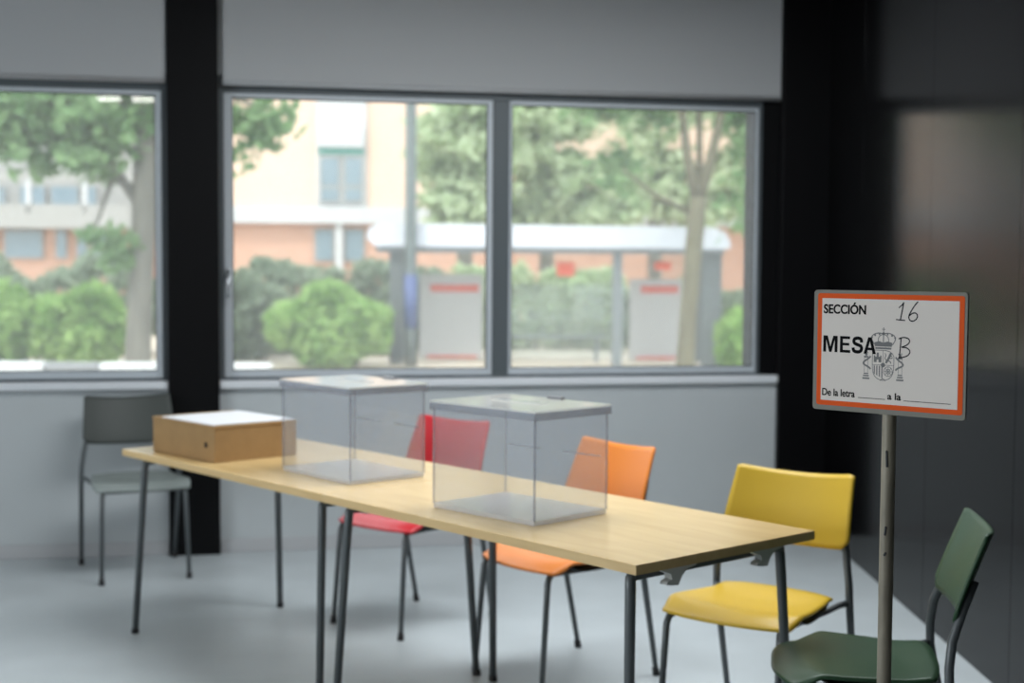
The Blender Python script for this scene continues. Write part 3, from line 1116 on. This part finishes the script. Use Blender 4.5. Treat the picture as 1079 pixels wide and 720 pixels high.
# bus shelter
SD = 25.0
pl, pr_ = at(391, 250, SD), at(762, 250, SD)
t = thing('bus_shelter', 'grey bus shelter with a long white curved roof', 'bus shelter', ((pl.x + pr_.x) / 2, SD, GZ))
OX = (pl.x + pr_.x) / 2
def sx(px): return at(px, 300, SD).x - OX
def sz(py): return at(575, py, SD).z - GZ
b = MB()
b.prism([(sx(391) + .0, sz(253)), (sx(393), sz(243)), (sx(404), sz(237.5)), (sx(745), sz(239.5)), (sx(757), sz(245)), (sx(763), sz(256)), (sx(761), sz(262)), (sx(400), sz(261))],
        -.75, .75, M_shroof)
b.build('roof', t)
b = MB()
b.box(sx(400), sx(757), -.7, .7, sz(267), sz(261.5), M_shpost)
b.build('roof_beam', t)
for px, w, m in ((420, .115, M_shdark), (648, .085, M_shpost), (745, .17, M_shdark)):
    for yy in ((-.55,) if px == 648 else (-.55, .55)):
        b = MB()
        b.box(sx(px) - w, sx(px) + w, yy - .05, yy + .05, 0, sz(266), m, bev=.01)
        b.build('post', t)
for a, c in ((440, 508), (666, 722)):
    b = MB()
    b.box(sx(a), sx(c), .50, .60, sz(381), sz(290 if a == 440 else 294), M_shpan, bev=.01)
    pnl = b.build('poster_panel', t)
    b = MB()
    b.box(sx(a + 12), sx(c - 4), .485, .499, sz(309), sz(301), M_red)
    b.build('red_strip', pnl)
    b = MB()
    b.box(sx(a + 8), sx(c - 6), .485, .499, sz(380), sz(377), M_red)
    b.build('red_strip', pnl)
M_shglass = pane_mat('shelter_glass', (.9, .93, .93), haze=.10, hazecol=(.85, .88, .88))
b = MB()
b.box(sx(512), sx(662), .55, .562, sz(378), sz(300), M_shglass)
b.build('glass_panel', t)
b = MB()
b.box(sx(724), sx(738), .55, .562, sz(378), sz(270), M_shglass)
b.build('glass_panel', t)
b = MB()
b.box(sx(586), sx(605), -.2, -.16, sz(291), sz(276), M_orred, Matrix.Rotation(0, 4, 'Y'), bev=.02)
b.build('route_plate', t)
b = MB()
b.box(sx(688), sx(706), -.2, -.16, sz(284), sz(275), M_orred, bev=.02)
b.build('route_plate', t)
b = MB()
b.box(sx(520), sx(640), .15, .5, .43, .47, M_shpost, bev=.01)
for px in (530, 630):
    b.box(sx(px) - .03, sx(px) + .03, .25, .4, 0, .43, M_shpost)
b.build('bench', t)

# kerb stones along the far side of the road, in white and grey
for i, (a, c, m, lab) in enumerate([(-70, 46, M_kerb, 'white kerb stone at the left edge of the left window'),
                              (47, 103, M_kerbg, 'grey kerb stone between two white ones'),
                              (104, 200, M_kerb, 'white kerb stone by the grey tree trunk'),
                              (236, 285, M_kerb, 'short white kerb stone left of the bright rounded shrub')]):
    d = 20.75
    p, q = at(a, 385, d), at(c, 385, d)
    b = MB()
    b.box(p.x, q.x - .02, d, d + .3, GZ, GZ + .26, m, bev=.02)
    tag(b.build('kerb_stone'), lab, 'kerb', 'kerb stones')

# apartment building across the street
BD = 38.0
BM = Matrix.Translation((0, BD, 0)) @ Matrix.Rotation(.10, 4, 'Z')
def bx(px):
    X = (px - 539.5) / F_PX
    c, s = math.cos(.10), math.sin(.10)
    # intersection of the view ray (X*d, d) with the facade line
    d = BD / (1 - X * s / c)
    return X * d * c + (d - BD) * s, d
def bz(px, py): return at(px, py, bx(px)[1]).z
t = thing('apartment_building', 'peach apartment building with brick ground floor and white window bay', 'building', (0, BD, GZ), .10)
def bb(px0, px1, py0, py1, y0, y1, m, name, zt=None, zb=None, parent=None):
    b = MB()
    pm = (px0 + px1) / 2
    b.box(bx(px0)[0], bx(px1)[0], y0, y1, (bz(pm, py1) if zb is None else zb) - GZ, (bz(pm, py0) if zt is None else zt) - GZ, m)
    return b.build(name, parent or t)
bb(222, 1000, 0, 236, 0, 9, M_peach, 'upper_wall', zt=12)
bb(222, 1000, 236, 380, .1, 9, M_brick, 'ground_floor_wall', zb=GZ)
bb(222, 1000, 221, 238, -.25, .1, M_white, 'white_band')
bay = bb(333, 386, 0, 218, -.12, .0, M_white, 'window_bay', zt=12)
for a, c, y0_, y1_ in ((337, 358, 164, 214), (362, 382, 164, 214)):
    w_ = bb(a, c, y0_, y1_, -.20, -.12, M_conc, 'window', parent=t)
    bb(a + 1.5, c - 1.5, y0_ + 3, y1_ - 18, -.215, -.201, M_win, 'pane', parent=w_)
    bb(a + 1.5, c - 1.5, y1_ - 15, y1_ - 2, -.215, -.201, M_win, 'pane', parent=w_)
bb(336, 383, 157, 163, -.22, -.12, M_teal, 'awning', parent=t)
bb(336, 383, 136, 156, -.3, -.12, M_white, 'blind_box', parent=t)
for a, c in ((331, 352), (362, 384)):
    w_ = bb(a, c, 241, 276, .0, .1, M_conc, 'window', parent=t)
    bb(a + 2, c - 2, 243, 274, -.02, -.001, M_win, 'pane', parent=w_)
bb(353, 361, 236, 300, -.15, .1, M_white, 'downpipe', parent=t)

t2 = thing('apartment_building', 'low building with a pale balcony railing behind the left window', 'building', (0, BD, GZ), .10)
def b2(*a, **k):
    k['parent'] = k.get('parent') or t2
    return bb(*a, **k)
b2(-260, 138, 120, 236, 1.6, 8, M_conc, 'upper_wall', zt=6.2)
b2(-260, 150, 236, 380, .2, 8, M_brick, 'ground_floor_wall', zb=GZ)
b2(-260, 150, 226, 240, -.6, 1.7, M_conc, 'balcony_slab')
b2(-260, 150, 183, 191, -.6, -.4, M_conc, 'top_beam')
b2(-260, 140, 215, 226, -.6, -.5, M_conc, 'balcony_railing')
for px in (-120, 0, 34, 92):
    b2(px, px + 5, 190, 226, -.6, -.45, M_white, 'balcony_post')
for a, c in ((-60, -8), (6, 36), (40, 72), (76, 92)):
    w_ = b2(a, c, 192, 222, 1.5, 1.6, M_conc, 'window')
    b2(a + 2, c - 2, 194, 220, 1.48, 1.499, M_win, 'pane', parent=w_)
for a, c in ((-60, -4), (4, 45), (58, 70), (80, 92), (96, 126)):
    w_ = b2(a, c, 242, 273, .08, .2, M_conc, 'window')
    b2(a + 1.5, c - 1.5, 244, 271, .06, .079, M_win, 'pane', parent=w_)
